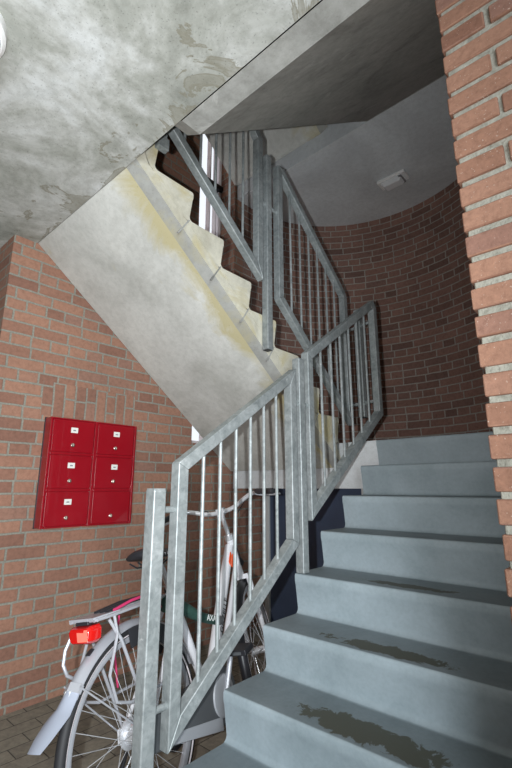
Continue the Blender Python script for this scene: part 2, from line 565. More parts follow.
# curved wall
n = 64
b = MB()
rin = [[], []]
rings = []
for i in range(n+1):
    a = PI - PI*i/n
    c, s_ = math.cos(a), math.sin(a)
    rings.append([(CX+RAD*c, CY+RAD*s_, LAND-LTHK), (CX+RAD*c, CY+RAD*s_, TOP), (CX+(RAD+.28)*c, CY+(RAD+.28)*s_, TOP), (CX+(RAD+.28)*c, CY+(RAD+.28)*s_, LAND-LTHK)])
b.loft(rings)
def arcuv(c, nn):
    a = PI - math.atan2(c.y-CY, c.x-CX)
    return (a*RAD, c.z)
structure(b, 'wall_curved', 'brick_curve', uvfix=arcuv)
b = MB(); b.box((-0.33, 2.40, FLOOR), (1.1, 2.6, LAND-LTHK))
structure(b, 'wall_back', 'brick', smooth=False)

b = MB(); b.box((XL, 0.225, 1.605), (XL+0.0015, 0.905, 1.825))
structure(b, 'trim_1', 'brick', smooth=False, uvfix=lambda c, n: (c.z-1.605+0.002, (c.y-0.225) if True else 0))
# window: frame, bars and panes set near the outside
win = bpy.data.objects.new('window_1', None); COL.objects.link(win); win['kind'] = 'structure'
b = MB()
xf0, xf1 = XL-0.27, XL-0.21
for y in (WY0, WY1-0.035):
    b.box((xf0, y, WZ0), (xf1, y+0.035, WZ1))
b.box((xf0, WY0, WZ0), (xf1, WY1, WZ0+0.05)); b.box((xf0, WY0, WZ1-0.05), (xf1, WY1, WZ1))
b.box((xf0, 1.775, WZ0), (xf1, 1.790, WZ1)); b.box((xf0, 1.865, WZ0), (xf1, 1.875, WZ1))
b.build('window_frame', 'win_frame', win, bevel=0.004)
b = MB()
b.box((xf0+0.01, WY0, 4.27), (xf1+0.03, WY1, 4.33)); b.build('window_bar', 'dark_metal', win, bevel=0.004)
b = MB(); b.box((xf0+0.02, WY0+0.04, WZ0+0.04), (xf0+0.028, WY1-0.04, WZ1-0.04)); b.build('pane', 'glass', win)

# door under the half landing
door = bpy.data.objects.new('door_1', None); COL.objects.link(door); door['kind'] = 'structure'
b = MB()
b.box((XL+0.005, 2.385, FLOOR), (XL+0.055, 2.47, LAND-LTHK)); b.box((-0.38, 2.385, FLOOR), (-0.33, 2.47, LAND-LTHK))
b.build('door_frame', 'frame_paint', door, bevel=0.004)
b = MB(); b.box((XL+0.055, 2.41, FLOOR), (-0.38, 2.455, LAND-LTHK)); b.build('door_leaf', 'navy', door, bevel=0.003)

# ------------------------------------------------------------------ half landings
def landing(name, z, label, full):
    b = MB()
    poly = [(XR-0.004, 2.19), (0, 2.19), (0, 1.96), (XL+0.004, 1.96)]
    for i in range(0, 41):
        a = PI - PI*i/40
        poly.append((CX+(RAD-0.004)*math.cos(a), CY+(RAD-0.004)*math.sin(a)))
    if full:
        poly = [(XR-0.004, 1.97), (XL+0.004, 1.97)] + poly[4:]
    b.prism(poly, lambda x, y: (x, y, z-LTHK), lambda x, y: (x, y, z))
    o = b.build(name, 'landing')
    return tag(o, label, 'stair landing')
landing('stair_landing', LAND, 'lower half-round grey concrete landing at the top of the grey steps', False)
landing('stair_landing', LAND+STOREY, 'upper half-round concrete landing overhead carrying the small rectangular lamp', True)

# ------------------------------------------------------------------ stair flights
def flight(name, label, xw, xs, y0, z0, sgn, sof, mstep, mwaist, nstep, last, stains={}, chamfer=(0.030, 0.070), joints=False):
    """xw wall edge, xs well edge, step k has its nosing at y0+sgn*GO*k, z0+RISE*k"""
    root = thing(name, label, 'staircase', (xs, y0, z0))
    Y = lambda s: y0+sgn*s
    ins = 0.021
    for k in range(1, nstep+1):
        s, z = GO*k, z0+RISE*k
        e = s+GO+ins if k < nstep else last
        prof = [(s+ins+0.03, z-RISE)]
        for q in range(0, 6):                              # hollow at the foot of the riser
            a = PI/2*q/5
            prof.append((s+ins-0.03*(1-math.sin(a))+0.0, z-RISE+0.03-0.03*math.cos(a)) if False else (s+ins+0.004-0.026*math.cos(a)+0.0*q, z-RISE+0.026-0.026*math.sin(a)))
        prof = [(s+ins+0.035, z-RISE-0.001)]
        rf = 0.024
        for q in range(0, 6):
            a = PI/2*q/5
            prof.append((s+ins-rf+rf*math.sin(a), z-RISE+rf-rf*math.cos(a)))
        prof += [(s+0.005, z-0.050), (s+0.001, z-0.040), (s, z-0.030)]
        for q in range(0, 5):                              # rounded nosing
            a = PI/2*q/4
            prof.append((s+0.012-0.012*math.cos(a), z-0.012+0.012*math.sin(a)))
        prof += [(e, z), (e, z-0.01)]
        b = MB()
        b.prism(prof, lambda u, w: (xs, Y(u), w), lambda u, w: (xw, Y(u), w))
        b.build('step', stains.get(k, mstep), root, ang=28)
    # waist slab below the steps, with a chamfered lower edge on the well side
    ch, cw = chamfer
    b = MB()
    top = [(GO+ins+0.03, z0-0.001), (GO*nstep+ins+0.03, z0+RISE*(nstep-1)-0.001), (last, z0+RISE*nstep-0.011)]
    sg = 1 if xw > xs else -1
    def sect(x, up):
        pts = [(x, Y(u), w) for u, w in top]
        pts += [(x, Y(u), w+up) for u, w in reversed(sof)]
        return pts
    b.loft([sect(xs, ch), sect(xs+sg*cw, 0), sect(xw, 0)])
    waist = b.build('waist_slab', mwaist[0], root, ang=20)
    if mwaist[1]:
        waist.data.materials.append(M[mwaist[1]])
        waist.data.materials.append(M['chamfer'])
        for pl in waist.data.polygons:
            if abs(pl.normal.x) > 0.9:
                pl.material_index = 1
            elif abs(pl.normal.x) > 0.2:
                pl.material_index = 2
    if joints:
        for k in range(2, nstep):
            s, z = GO*k+ins, z0+RISE*(k-1)
            b = MB()
            ln = 0.13
            dx, dz = 0.55, -0.83
            for_sign = [(s-0.004, z+0.004), (s+0.006, z+0.004), (s+0.006+dx*ln, z+dz*ln), (s-0.004+dx*ln, z+dz*ln)]
            b.prism(for_sign, lambda u, w: (xs-sg*0.0015, Y(u), w), lambda u, w: (xs+sg*0.01, Y(u), w))
            b.build('joint_seam', 'grey_flight', root)
    return root
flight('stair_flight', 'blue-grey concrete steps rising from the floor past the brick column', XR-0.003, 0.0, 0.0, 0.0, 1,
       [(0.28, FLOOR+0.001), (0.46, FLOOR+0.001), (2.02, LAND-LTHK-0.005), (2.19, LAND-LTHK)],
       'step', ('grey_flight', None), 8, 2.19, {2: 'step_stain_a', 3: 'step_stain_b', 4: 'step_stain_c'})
Y2 = 1.4403+GO*3
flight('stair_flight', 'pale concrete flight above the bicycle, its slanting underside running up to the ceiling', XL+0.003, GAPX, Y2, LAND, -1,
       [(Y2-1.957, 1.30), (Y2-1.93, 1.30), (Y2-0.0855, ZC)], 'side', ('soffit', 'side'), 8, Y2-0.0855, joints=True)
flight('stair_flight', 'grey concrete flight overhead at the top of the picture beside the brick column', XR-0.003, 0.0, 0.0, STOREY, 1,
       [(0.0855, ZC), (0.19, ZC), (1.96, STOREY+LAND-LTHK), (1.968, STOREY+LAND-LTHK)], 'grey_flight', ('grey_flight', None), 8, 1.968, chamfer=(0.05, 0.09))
flight('stair_flight', 'uppermost concrete flight glimpsed behind the railing tops', XL+0.003, GAPX, Y2, LAND+STOREY, -1,
       [(Y2-1.957, STOREY+1.30), (Y2-1.93, STOREY+1.30), (Y2-0.0855, ZC+STOREY)], 'side', ('soffit', 'side'), 8, Y2-0.0855)

# ------------------------------------------------------------------ railings
TW = 0.05
def poly_inset(P, w):
    n = len(P)
    out = []
    for i in range(n):
        a, p, c = V(P[i-1]), V(P[i]), V(P[(i+1) % n])
        d1, d2 = (p-a).normalized(), (c-p).normalized()
        n1, n2 = V((-d1.y, d1.x)), V((-d2.y, d2.x))
        k = 1+n1.dot(n2)
        out.append(p+(n1+n2)*(w/k))
    return out
def panel(label, x, P, names, nbal, ya, yb, wid=TW, thick=TW):
    """P: outer corners (Y,Z), anticlockwise; one mitred member per edge"""
    P = [V(p) for p in P]
    area = sum(P[i-1].cross(P[i]) for i in range(len(P)))
    if area < 0:
        P = P[::-1]; names = [names[(len(P)-2-i) % len(P)] for i in range(len(P))]
    I = poly_inset(P, wid)
    root = thing('railing_panel', label, 'railing', (x, P[0].x, P[0].y), 'galvanised railing panels of the stairs')
    h = thick/2
    for i in range(len(P)):
        j = (i+1) % len(P)
        b = MB()
        b.prism([P[i], P[j], I[j], I[i]], lambda u, w: (x-h, u, w), lambda u, w: (x+h, u, w))
        b.build(names[i], 'galv', root, bevel=0.005)
    def zat(y, poly, upper):
        zs = []
        for i in range(len(poly)):
            p, q = poly[i], poly[(i+1) % len(poly)]
            if abs(q.x-p.x) > 1e-4 and min(p.x, q.x)-1e-6 <= y <= max(p.x, q.x)+1e-6:
                zs.append(p.y+(q.y-p.y)*(y-p.x)/(q.x-p.x))
        return max(zs) if upper else min(zs)
    for k in range(nbal):
        y = ya+(yb-ya)*(k+1)/(nbal+1)
        z0, z1 = zat(y, I, False)-0.012, zat(y, I, True)+0.012
        b = MB(); b.tube([(x, y, z0), (x, y, z1)], 0.008, 10); b.build('baluster', 'galv', root)
    return root
def newel(label, x, y, z0, z1, w=TW, brackets=(), foot=False, wy=None):
    root = thing('newel_post', label, 'post', (x, y, z0), 'galvanised newel posts of the stairs')
    h, hy = w/2, (wy or w)/2
    b = MB(); b.box((x-h, y-hy, z0), (x+h, y+hy, z1)); b.build('tube', 'galv', root, bevel=0.006)
    b = MB(); b.box((x-h+.003, y-hy+.003, z1-0.002), (x+h-.003, y+hy-.003, z1+0.003)); b.build('end_cap', 'galv', root, bevel=0.001)
    if not foot:
        b = MB(); b.box((x-h+.005, y-hy+.005, z0-0.003), (x+h-.005, y+hy-.005, z0+0.002)); b.build('bottom_cap', 'black', root)
    for p, q in brackets:
        b = MB(); b.tube([p, q], 0.012, 12)
        d = (V(q)-V(p)).normalized()
        b.tube([V(p)+d*0.001, V(p)+d*0.009], 0.018, 6)
        b.build('bracket', 'galv', root)
    return root
XRAIL, XRAIL2 = 0.03, -0.255
panel('galvanised railing panel beside the lower steps, in front of the bicycle', XRAIL,
      [(0.175, 0.28), (0.945, 0.885), (0.945, 1.785), (0.175, 1.25)], ['bottom_rail', 'upright', 'top_rail', 'upright'], 6, 0.225, 0.895)
panel('galvanised railing panel beside the upper grey steps, ending at the landing', XRAIL,
      [(1.06, 0.985), (1.97, 1.655), (1.97, 2.46), (1.925, 2.51), (1.06, 1.905)], ['bottom_rail', 'upright', 'top_corner', 'top_rail', 'upright'], 6, 1.11, 1.92)
panel('galvanised railing panel slanting down against the dark curved brick', XRAIL2,
      [(2.05, 1.615), (2.05, 2.66), (2.03, 2.70), (1.235, 3.37), (1.17, 3.37), (1.17, 2.36)][::-1],
      ['upright', 'top_corner', 'top_rail', 'top_corner', 'upright', 'bottom_rail'], 6, 1.22, 2.0)
P4 = panel('galvanised railing panel disappearing under the flight overhead, in front of the slit window', XRAIL2,
      [(0.20, 3.09), (1.01, 2.425), (1.01, 3.475), (0.93, 3.56), (0.20, 4.16)], ['bottom_rail', 'upright', 'top_corner', 'top_rail', 'upright'], 5, 0.25, 0.96)
b = MB(); b.box((-0.2845, 0.195, 2.895), (-0.245, 0.262, 2.965)); b.box((-0.262, 0.205, 2.955), (-0.248, 0.25, 3.06))
b.build('fixing_plate', 'galv', P4, bevel=0.004)
newel('short free-standing galvanised post in front of the railing, beside the rear wheel', 0.03, 0.092, FLOOR, 1.149, 0.055, foot=True,
      brackets=[((0.03, 0.1190, 1.075), (0.03, 0.1755, 1.075)), ((0.03, 0.1190, 0.42), (0.03, 0.1755, 0.42))])
newel('galvanised newel post between the two lower railing panels, standing on a step', 0.03, 0.998, 0.741, 1.85, foot=True,
      brackets=[((0.03, 0.9735, 1.60), (0.03, 0.9445, 1.60)), ((0.03, 1.0225, 1.60), (0.03, 1.0605, 1.60))])
newel('galvanised newel post hanging beside the pale stepped concrete, its dark open end showing', XRAIL2, 1.075, 1.985, 3.385,
      brackets=[((XRAIL2, 1.049, 3.0), (XRAIL2, 1.008, 3.0)), ((XRAIL2, 1.101, 3.0), (XRAIL2, 1.172, 3.0))])
newel('galvanised newel post at the landing where the railings turn', -0.11, 1.985, 1.655, 2.49,
      brackets=[((-0.084, 1.975, 2.36), (0.006, 1.955, 2.36)), ((-0.084, 1.975, 1.76), (0.006, 1.955, 1.76)),
                ((-0.136, 1.995, 2.36), (-0.231, 2.015, 2.36)), ((-0.136, 1.995, 1.76), (-0.231, 2.015, 1.76))])

# ------------------------------------------------------------------ mailboxes
def mailboxes():
    x0, x1 = XL+0.001, -1.335
    ya, yb, za, zb = 0.262, 0.878, 0.918, 1.588
    root = thing('mailbox_block', 'red steel block of six letterboxes on the left brick wall', 'mailbox', (x0, ya, za))
    b = MB(); b.box((x0, ya, za), (x1-0.012, yb, zb)); b.build('body', 'red', root, bevel=0.003)
    b = MB()
    fr = 0.014
    ym = (ya+yb)/2
    for y0, y1 in ((ya, ya+fr), (ym-fr*0.7, ym+fr*0.7), (yb-fr, yb)):
        b.box((x1-0.013, y0, za), (x1, y1, zb))
    dz = (zb-za)/3
    for i in range(4):
        z = za+dz*i
        z0, z1 = max(za, z-fr/2), min(zb, z+fr/2)
        for y0, y1 in ((ya+fr, ym-fr*0.7), (ym+fr*0.7, yb-fr)):
            b.box((x1-0.013, y0, z0), (x1-0.001, y1, z1))
    b.build('front_frame', 'red', root, bevel=0.002)
    b = MB(); b.box((XL+0.0005, ya-0.005, za-0.003), (XL+0.006, yb+0.003, zb+0.005)); b.build('shadow_gap', 'black', root)  # black backing sheet paints in the shadow gap round the box
    for c in range(2):
        for r in range(3):
            y0 = (ya+fr if c == 0 else ym+fr*0.7)+0.004
            y1 = (ym-fr*0.7 if c == 0 else yb-fr)-0.004
            z0, z1 = za+dz*r+0.011, za+dz*(r+1)-0.011
            b = MB(); b.box((x1-0.012, y0, z0), (x1-0.003, y1, z1))
            d = b.build('door', 'red', root, bevel=0.003)
            yc = (y0+y1)/2
            b = MB()
            b.lathe([(0, 0), (0.012, 0), (0.012, 0.004), (0.009, 0.006), (0.009, 0.010), (0, 0.010)], (x1-0.003, yc-0.002, z0+0.045), (1, 0, 0), 20)
            b.box((x1+0.006, yc-0.0035, z0+0.038), (x1+0.009, yc-0.0005, z0+0.052))
            b.build('lock', 'brass', d)
            if not (c == 1 and r == 0):
                b = MB(); b.box((x1-0.0035, yc-0.022, z1-0.078), (x1-0.001, yc+0.024, z1-0.044))
                lb = b.build('name_plate', 'label', d, bevel=0.0005)
                lb['label'] = 'white paper name plate'
                b = MB(); b.box((x1-0.0012, yc-0.008, z1-0.066), (x1-0.0006, yc+0.010, z1-0.058)); b.build('plate_mark', 'ink', d)
mailboxes()

# ------------------------------------------------------------------ lamps (both off)
root = thing('ceiling_lamp', 'small white rectangular lamp on the underside of the upper landing', 'lamp', (-0.05, 2.76, STOREY+LAND-LTHK))
zz = STOREY+LAND-LTHK
b = MB(); b.box((-0.195, 2.69, zz-0.035), (0.085, 2.83, zz)); b.build('housing', 'lamp_white', root, bevel=0.010, seg=3)
b = MB()
b.hexa([(-0.135, 2.715, zz-0.085), (0.025, 2.715, zz-0.085), (0.025, 2.805, zz-0.085), (-0.135, 2.805, zz-0.085),
        (-0.165, 2.70, zz-0.034), (0.055, 2.70, zz-0.034), (0.055, 2.82, zz-0.034), (-0.165, 2.82, zz-0.034)])
b.build('lens', 'lamp_lens', root, bevel=0.010, seg=3)
b = MB(); b.box((0.02, 2.700, zz-0.058), (0.05, 2.82, zz-0.040)); b.build('lens_clip', 'lamp_dark', root, bevel=0.003)
root = thing('ceiling_lamp', 'round white bulkhead lamp cut by the left edge, on the low ceiling', 'lamp', (-0.17, -0.72, ZC))
b = MB(); b.lathe([(0, 0), (0.155, 0), (0.155, 0.035), (0.145, 0.045), (0, 0.045)], (-0.135, -0.72, ZC), (0, 0, -1), 40); b.build('base_ring', 'lamp_white', root)
b = MB(); b.lathe([(0.14, 0.04), (0.138, 0.06), (0.12, 0.085), (0.08, 0.103), (0.0, 0.11)], (-0.135, -0.72, ZC), (0, 0, -1), 40); b.build('diffuser', 'lamp_lens', root)

# ------------------------------------------------------------------ bicycle
TH, LEAN = 0.255, -0.190
hub = V((-0.121, 0.172, 0.292))
dF = V((-math.sin(TH), math.cos(TH), 0)); nR = V((math.cos(TH), math.sin(TH), 0))
upv = V((0, 0, 1))*math.cos(LEAN)+nR*math.sin(LEAN)
NR = dF.cross(upv)
G = hub-upv*0.345
BM = Matrix(((dF.x, -NR.x, upv.x, G.x), (dF.y, -NR.y, upv.y, G.y), (dF.z, -NR.z, upv.z, G.z), (0, 0, 0, 1)))
bike = local_thing('bicycle', 'silver and white city bicycle parked between the railing and the brick wall', 'bicycle', BM)
R0 = 0.345
WB = 0.935
# steering: rotate about the head axis
HB, HT = V((0.885, 0, 0.755)), V((0.825, 0, 0.945))
ST = math.radians(17)
def steer(mb):
    ax = (HT-HB).normalized()
    mb.bm.transform(Matrix.Translation(HB) @ Matrix.Rotation(ST, 4, ax) @ Matrix.Translation(-HB))
    return mb
def wheel(name, cx, fn=lambda m: m, nsp=32, hubr=0.018):
    c = V((cx, 0, R0))
    ax = (0, 1, 0)
    b = MB()
    b.lathe([(0.318+0.018+0.0185*math.cos(a)*1.0-0.004, 0.0185*math.sin(a)) for a in [2*PI*i/14 for i in range(14)]], c, ax, 72, closed=True)
    w = fn(b).build(name, 'rubber', bike)
    b = MB()
    b.lathe([(0.3185, -0.0125), (0.3185, 0.0125), (0.308, 0.0135), (0.299, 0.010), (0.296, 0.0), (0.299, -0.010), (0.308, -0.0135)], c, ax, 72, closed=True)
    fn(b).build('rim', 'alu', w)
    b = MB()
    for sg in (-1, 1):
        b.lathe([(0.3235, sg*0.0155), (0.3275, sg*0.0182), (0.3275, sg*0.0190), (0.3225, sg*0.0165)], c, ax, 72, closed=True)
    fn(b).build('reflector_ring', 'reflect', w)
    b = MB()
    b.lathe([(0, -0.065), (0.006, -0.065), (0.006, -0.05), (0.014, -0.05), (hubr+0.016, -0.038), (hubr+0.016, -0.033), (hubr, -0.030), (hubr, 0.030), (hubr+0.016, 0.033), (hubr+0.016, 0.038), (0.014, 0.05), (0.006, 0.05), (0.006, 0.065), (0, 0.065)], c, ax, 24)
    fn(b).build('hub', 'chrome', w)
    for i in range(nsp):
        a = 2*PI*i/nsp
        sg = 1 if i % 2 else -1
        a2 = a+(0.55 if (i//2) % 2 else -0.55)
        p = c+V((math.cos(a)*0.300, sg*0.003, math.sin(a)*0.300))
        q = c+V((math.cos(a2)*(hubr+0.013), sg*0.035, math.sin(a2)*(hubr+0.013)))
        b = MB(); b.tube([p, q], 0.0012, 5)
        fn(b).build('spoke', 'chrome', w)
    return w
wheel('rear_wheel', 0.0, hubr=0.034)
wheel('front_wheel', WB, steer, hubr=0.018)
# frame: low-step frame with one big down tube
b = MB()
BB = V((0.45, 0, 0.305))
b.tube([HB+V((0.005, 0, -0.015)), HT], 0.021, 16)
b.tube([V((0.815, 0, 0.90)), V((0.70, 0, 0.715)), V((0.56, 0, 0.48)), BB], [0.024, 0.028, 0.028, 0.026], 16)
b.tube([V((0.865, 0, 0.80)), V((0.74, 0, 0.60)), V((0.585, 0, 0.375)), V((0.47, 0, 0.31))], 0.016, 14)
ST0 = BB+V((0, 0, 0)); ST1 = V((0.255, 0, 0.80))
b.tube([ST0, ST1], 0.019, 16)
b.tube([BB-V((0, 0.04, 0)), BB+V((0, 0.04, 0))], 0.024, 16)
for sg in (-1, 1):
    b.tube([V((0, sg*0.062, R0)), V((0.20, sg*0.05, 0.32)), BB+V((-0.02, sg*0.03, 0))], 0.0095, 10)
    b.tube([V((0, sg*0.062, R0)), V((0.14, sg*0.045, 0.56)), V((0.252, sg*0.012, 0.745))], 0.008, 10)
    b.obox((0.0, sg*0.062, R0), (0.03, 0, 0), (0, 0.003, 0), (0, 0, 0.022))
fr = b.build('frame', 'white_paint', bike)
b = MB(); b.tube([HT-V((0, 0, 0.012))+V((0.004, 0, 0)), HT+V((-0.004, 0, 0.014))], 0.026, 18); b.build('headset', 'chrome', fr)
def text(s, size, mat, parent, name, o, ux, uy, depth=0.0006):
    cu = bpy.data.curves.new(name, 'FONT')
    cu.body = s
    cu.size = size
    cu.extrude = depth
    cu.align_x = 'CENTER'
    cu.align_y = 'CENTER'
    tmp = bpy.data.objects.new(name, cu)
    COL.objects.link(tmp)
    bpy.context.view_layer.update()
    me = bpy.data.meshes.new_from_object(tmp.evaluated_get(bpy.context.evaluated_depsgraph_get()))
    bpy.data.objects.remove(tmp)
    bpy.data.curves.remove(cu)
    ux, uy = V(ux).normalized(), V(uy).normalized()
    uz = ux.cross(uy)
    o = V(o)
    me.transform(Matrix(((ux.x, uy.x, uz.x, o.x), (ux.y, uy.y, uz.y, o.y), (ux.z, uy.z, uz.z, o.z), (0, 0, 0, 1))))
    me.materials.append(M[mat])
    ob = bpy.data.objects.new(name, me)
    COL.objects.link(ob)
    ob.parent = parent
    return ob
td = (V((0.70, 0, 0.715))-V((0.56, 0, 0.48))).normalized()
tn = V((-td.z, 0, td.x))
# the near side faces local -y; text runs up the tube
text('GAZELLE', 0.040, 'black', fr, 'lettering', V((0.625, -0.0292, 0.589)), td, V((0, -1, 0)).cross(td)*-1 if False else tn, 0.0006)
b = MB()
for k in (0, 1):
    o = V((0.775, 0, 0.835))+td*(-0.004)+tn*(0.010-0.022*k)
    b.prism([(-0.030, -0.006), (-0.012, 0.006), (0.030, 0.007), (0.014, -0.006)] if False else [(-0.034, -0.007), (0.020, -0.007), (0.034, 0.007), (-0.020, 0.007)],
            lambda u, w: o+td*u+tn*w+V((0, -0.0225, 0)), lambda u, w: o+td*u+tn*w+V((0, -0.0285, 0)))
b.build('orange_decal', 'orange', fr)
# fork with front fender
b = MB()
HBf = HB+V((0.008, 0, -0.03))
b.tube([HB, HBf], 0.02, 14)
b.obox(HBf, (0.016, 0, 0), (0, 0.045, 0), (0, 0, 0.012))
for sg in (-1, 1):
    b.tube([HBf+V((0, sg*0.042, 0)), V((0.912, sg*0.050, 0.56)), V((0.925, sg*0.054, 0.43)), V((WB, sg*0.056, R0))], [0.0155, 0.0145, 0.012, 0.009], 12)
steer(b).build('fork', 'white_paint', bike)
def fender(name, cx, a0, a1, mat, fn=lambda m: m, r=0.372, hw=0.030):
    prof = []
    for i in range(9):
        u = -1+2*i/8
        prof.append((r-0.020*u*u, hw*u))
    prof2 = [(rr-0.0025, y) for rr, y in reversed(prof)]
    b = MB()
    b.lathe(prof+prof2, (cx, 0, R0), (0, 1, 0), 40, closed=True, a0=a0, a1=a1)
    return fn(b).build(name, mat, bike)
# lathe angle 0 = up, increasing towards local +x? (axis y: u=z, w=y x z = x)
ff = fender('front_fender', WB, math.radians(-25), math.radians(25), 'black', steer, hw=0.024)
ff2 = fender('front_fender_tail', WB, math.radians(-108), math.radians(-25), 'black', steer, hw=0.024)
ff2.parent = ff
rf_ = fender('rear_fender', 0.0, math.radians(-54), math.radians(72), 'silver')
b = MB()                      # pale reflective band along the tail of the fender
b.lathe([(0.3730, -0.012), (0.3745, 0.0), (0.3730, 0.012), (0.371, 0.012), (0.371, -0.012)], (0, 0, R0), (0, 1, 0), 24, closed=True, a0=math.radians(-63), a1=math.radians(-51))
b.build('white_band', 'white_print', rf_)
def pol(a, r):
    a = math.radians(a)
    return V((math.sin(a)*r, 0, R0+math.cos(a)*r))
b = MB()                      # flared mudflap
rings = []
for a, r, hw, dish in ((-50, 0.3745, 0.031, 0.020), (-55, 0.377, 0.032, 0.020), (-59, 0.382, 0.034, 0.020), (-61, 0.388, 0.041, 0.018), (-65, 0.400, 0.041, 0.012), (-70, 0.420, 0.036, 0.008), (-74, 0.438, 0.026, 0.004)):
    ring = []
    for i in range(7):
        u = -1+2*i/6
        ring.append(pol(a, r-dish*u*u)+V((0, hw*u, 0)))
    for i in range(6, -1, -1):
        u = -1+2*i/6
        ring.append(pol(a, r-0.003-dish*u*u)+V((0, hw*u, 0)))
    rings.append(ring)
b.loft(rings)
fl = b.build('mudflap', 'flap', rf_)
b = MB()
b.lathe([(0.362, -0.033), (0.379, 0), (0.362, 0.033), (0.349, 0.034), (0.349, 0.031), (0.358, 0.030), (0.374, 0), (0.358, -0.030), (0.349, -0.031), (0.349, -0.034)], (0, 0, R0), (0, 1, 0), 6, closed=True, a0=math.radians(-51.5), a1=math.radians(-47.5))
b.build('fender_clip', 'alu', rf_)
b = MB()
b.lathe([(0.3745, -0.010), (0.3775, 0), (0.3745, 0.010), (0.371, 0.010), (0.371, -0.010)], (0, 0, R0), (0, 1, 0), 5, closed=True, a0=math.radians(-34), a1=math.radians(-30))
b.build('fender_sensor', 'black', rf_)
b = MB()                      # fender stays
for sg in (-1, 1):
    b.tube([pol(-49, 0.365)+V((0, sg*0.036, 0)), V((-0.02, sg*0.066, R0+0.01))], 0.003, 8)
b.build('fender_stay', 'alu', rf_)
# rear rack
b = MB()
zt = 0.762
for y in (-0.062, -0.022, 0.022, 0.062):
    b.tube([V((-0.225, y*0.9, zt)), V((-0.17, y, zt)), V((0.09, y, zt+0.004)), V((0.20, y*0.5, zt+0.002))], 0.0055, 8)
for x in (-0.218, -0.13, 0.05):
    b.tube([V((x, -0.066, zt)), V((x, 0.066, zt))], 0.005, 8)
b.obox((-0.165, 0, zt+0.007), (0.065, 0, 0), (0, 0.058, 0), (0, 0, 0.003))
for sg in (-1, 1):
    y = sg*0.070
    b.tube([V((-0.135, y*0.85, zt)), V((-0.135, y, 0.70)), V((-0.185, y*1.05, 0.585)), V((-0.160, y*1.05, 0.50)), V((-0.10, y*1.05, 0.478)), V((0.10, y*1.0, 0.475))], 0.0055, 8)
    b.tube([V((-0.16, y*0.85, zt-0.01)), V((-0.12, y, 0.68)), V((-0.03, y, 0.45)), V((0.0, y, R0+0.02))], 0.006, 8)
rack = b.build('rear_rack', 'alu', bike)
b = MB()
b.tube([V((-0.205, 0.06, 0.74)), V((-0.235, 0.075, 0.68)), V((-0.245, 0.075, 0.64)), V((-0.235, 0.07, 0.605)), V((-0.21, 0.06, 0.585))], 0.006, 8)
b.build('rack_loop', 'silver', rack)
b = MB()
for y in (-0.028, 0.0, 0.028):
    b.tube([V((-0.14, y, zt+0.012)), V((-0.02, y, zt+0.022)), V((0.14, y*0.8, zt+0.020)), V((0.19, y*0.5, zt+0.0))], 0.006, 8)
b.build('black_strap', 'black', rack)
b = MB()
b.tube([V((-0.12, -0.045, zt+0.012)), V((-0.03, -0.045, zt+0.026)), V((0.05, -0.050, zt+0.030)), V((0.10, -0.060, zt+0.012)), V((0.105, -0.070, zt-0.03))], 0.0055, 8)
b.tube([V((-0.02, 0.03, 0.74)), V((-0.04, 0.045, 0.62)), V((-0.03, 0.05, 0.50))], 0.004, 8)
b.build('pink_strap', 'pink', rack)
b = MB()
ring = [(-0.055, 0.014), (-0.046, 0.027), (0.046, 0.027), (0.055, 0.014), (0.050, -0.018), (0.036, -0.028), (-0.036, -0.028), (-0.050, -0.018)]
b.loft([[V((-0.190, y, 0.722+z)) for y, z in ring], [V((-0.228, y, 0.722+z)) for y, z in ring], [V((-0.243, y*0.85, 0.722+z*0.8)) for y, z in ring]])
tl = b.build('tail_light', 'red_lens', rack, bevel=0.003)
b = MB(); b.prism([(-0.042, -0.018), (0.004, -0.018), (0.006, 0.012), (-0.026, 0.010), (-0.028, 0.018), (-0.042, 0.018)], lambda y, z: V((-0.2425, y, 0.722+z)), lambda y, z: V((-0.2452, y, 0.722+z)))
b.build('pale_patch', 'red_pale', tl)  # paler red patch on the back of the tail light
b = MB(); b.box((-0.228, -0.03, 0.75), (-0.175, 0.03, zt)); b.build('light_bracket', 'black', tl, bevel=0.003)
# saddle
b = MB()
rings = []
for a, hw, z, th in ((0.010, 0.010, 0.930, 0.010), (0.018, 0.070, 0.938, 0.030), (0.05, 0.098, 0.944, 0.045), (0.10, 0.096, 0.942, 0.048), (0.15, 0.070, 0.936, 0.042), (0.20, 0.040, 0.930, 0.036), (0.255, 0.026, 0.926, 0.034), (0.282, 0.016, 0.920, 0.026), (0.288, 0.004, 0.915, 0.010)):
    ring = []
    for i in range(16):
        t_ = 2*PI*i/16
        y, zz_ = math.cos(t_), math.sin(t_)
        ring.append(V((a*0.92+0.055, hw*y*0.9, 0.022+ z-th*0.5+(th*0.5)*zz_*(1 if zz_ > 0 else 1.0)-0.012*abs(y)**2*(1 if hw > 0.05 else 0.3))))
    rings.append(ring)
b.loft(rings)
sd = b.build('saddle', 'black', bike, ang=60)
b = MB(); b.tube([ST1-V((-0.01, 0, 0.03)), V((0.205, 0, 0.915))], 0.0135, 14)
b.build('seat_post', 'chrome', sd)
b = MB()
for sg in (-1, 1):
    b.tube([V((0.05, sg*0.022, 0.915)), V((0.09, sg*0.022, 0.893)), V((0.20, sg*0.02, 0.890)), V((0.26, sg*0.012, 0.905))], 0.0035, 8)
b.build('saddle_rail', 'black', sd)
b = MB(); b.tube([V((0.265, -0.02, 0.775)), V((0.265, 0.02, 0.775))], 0.019, 14); b.build('seat_clamp', 'black', sd)
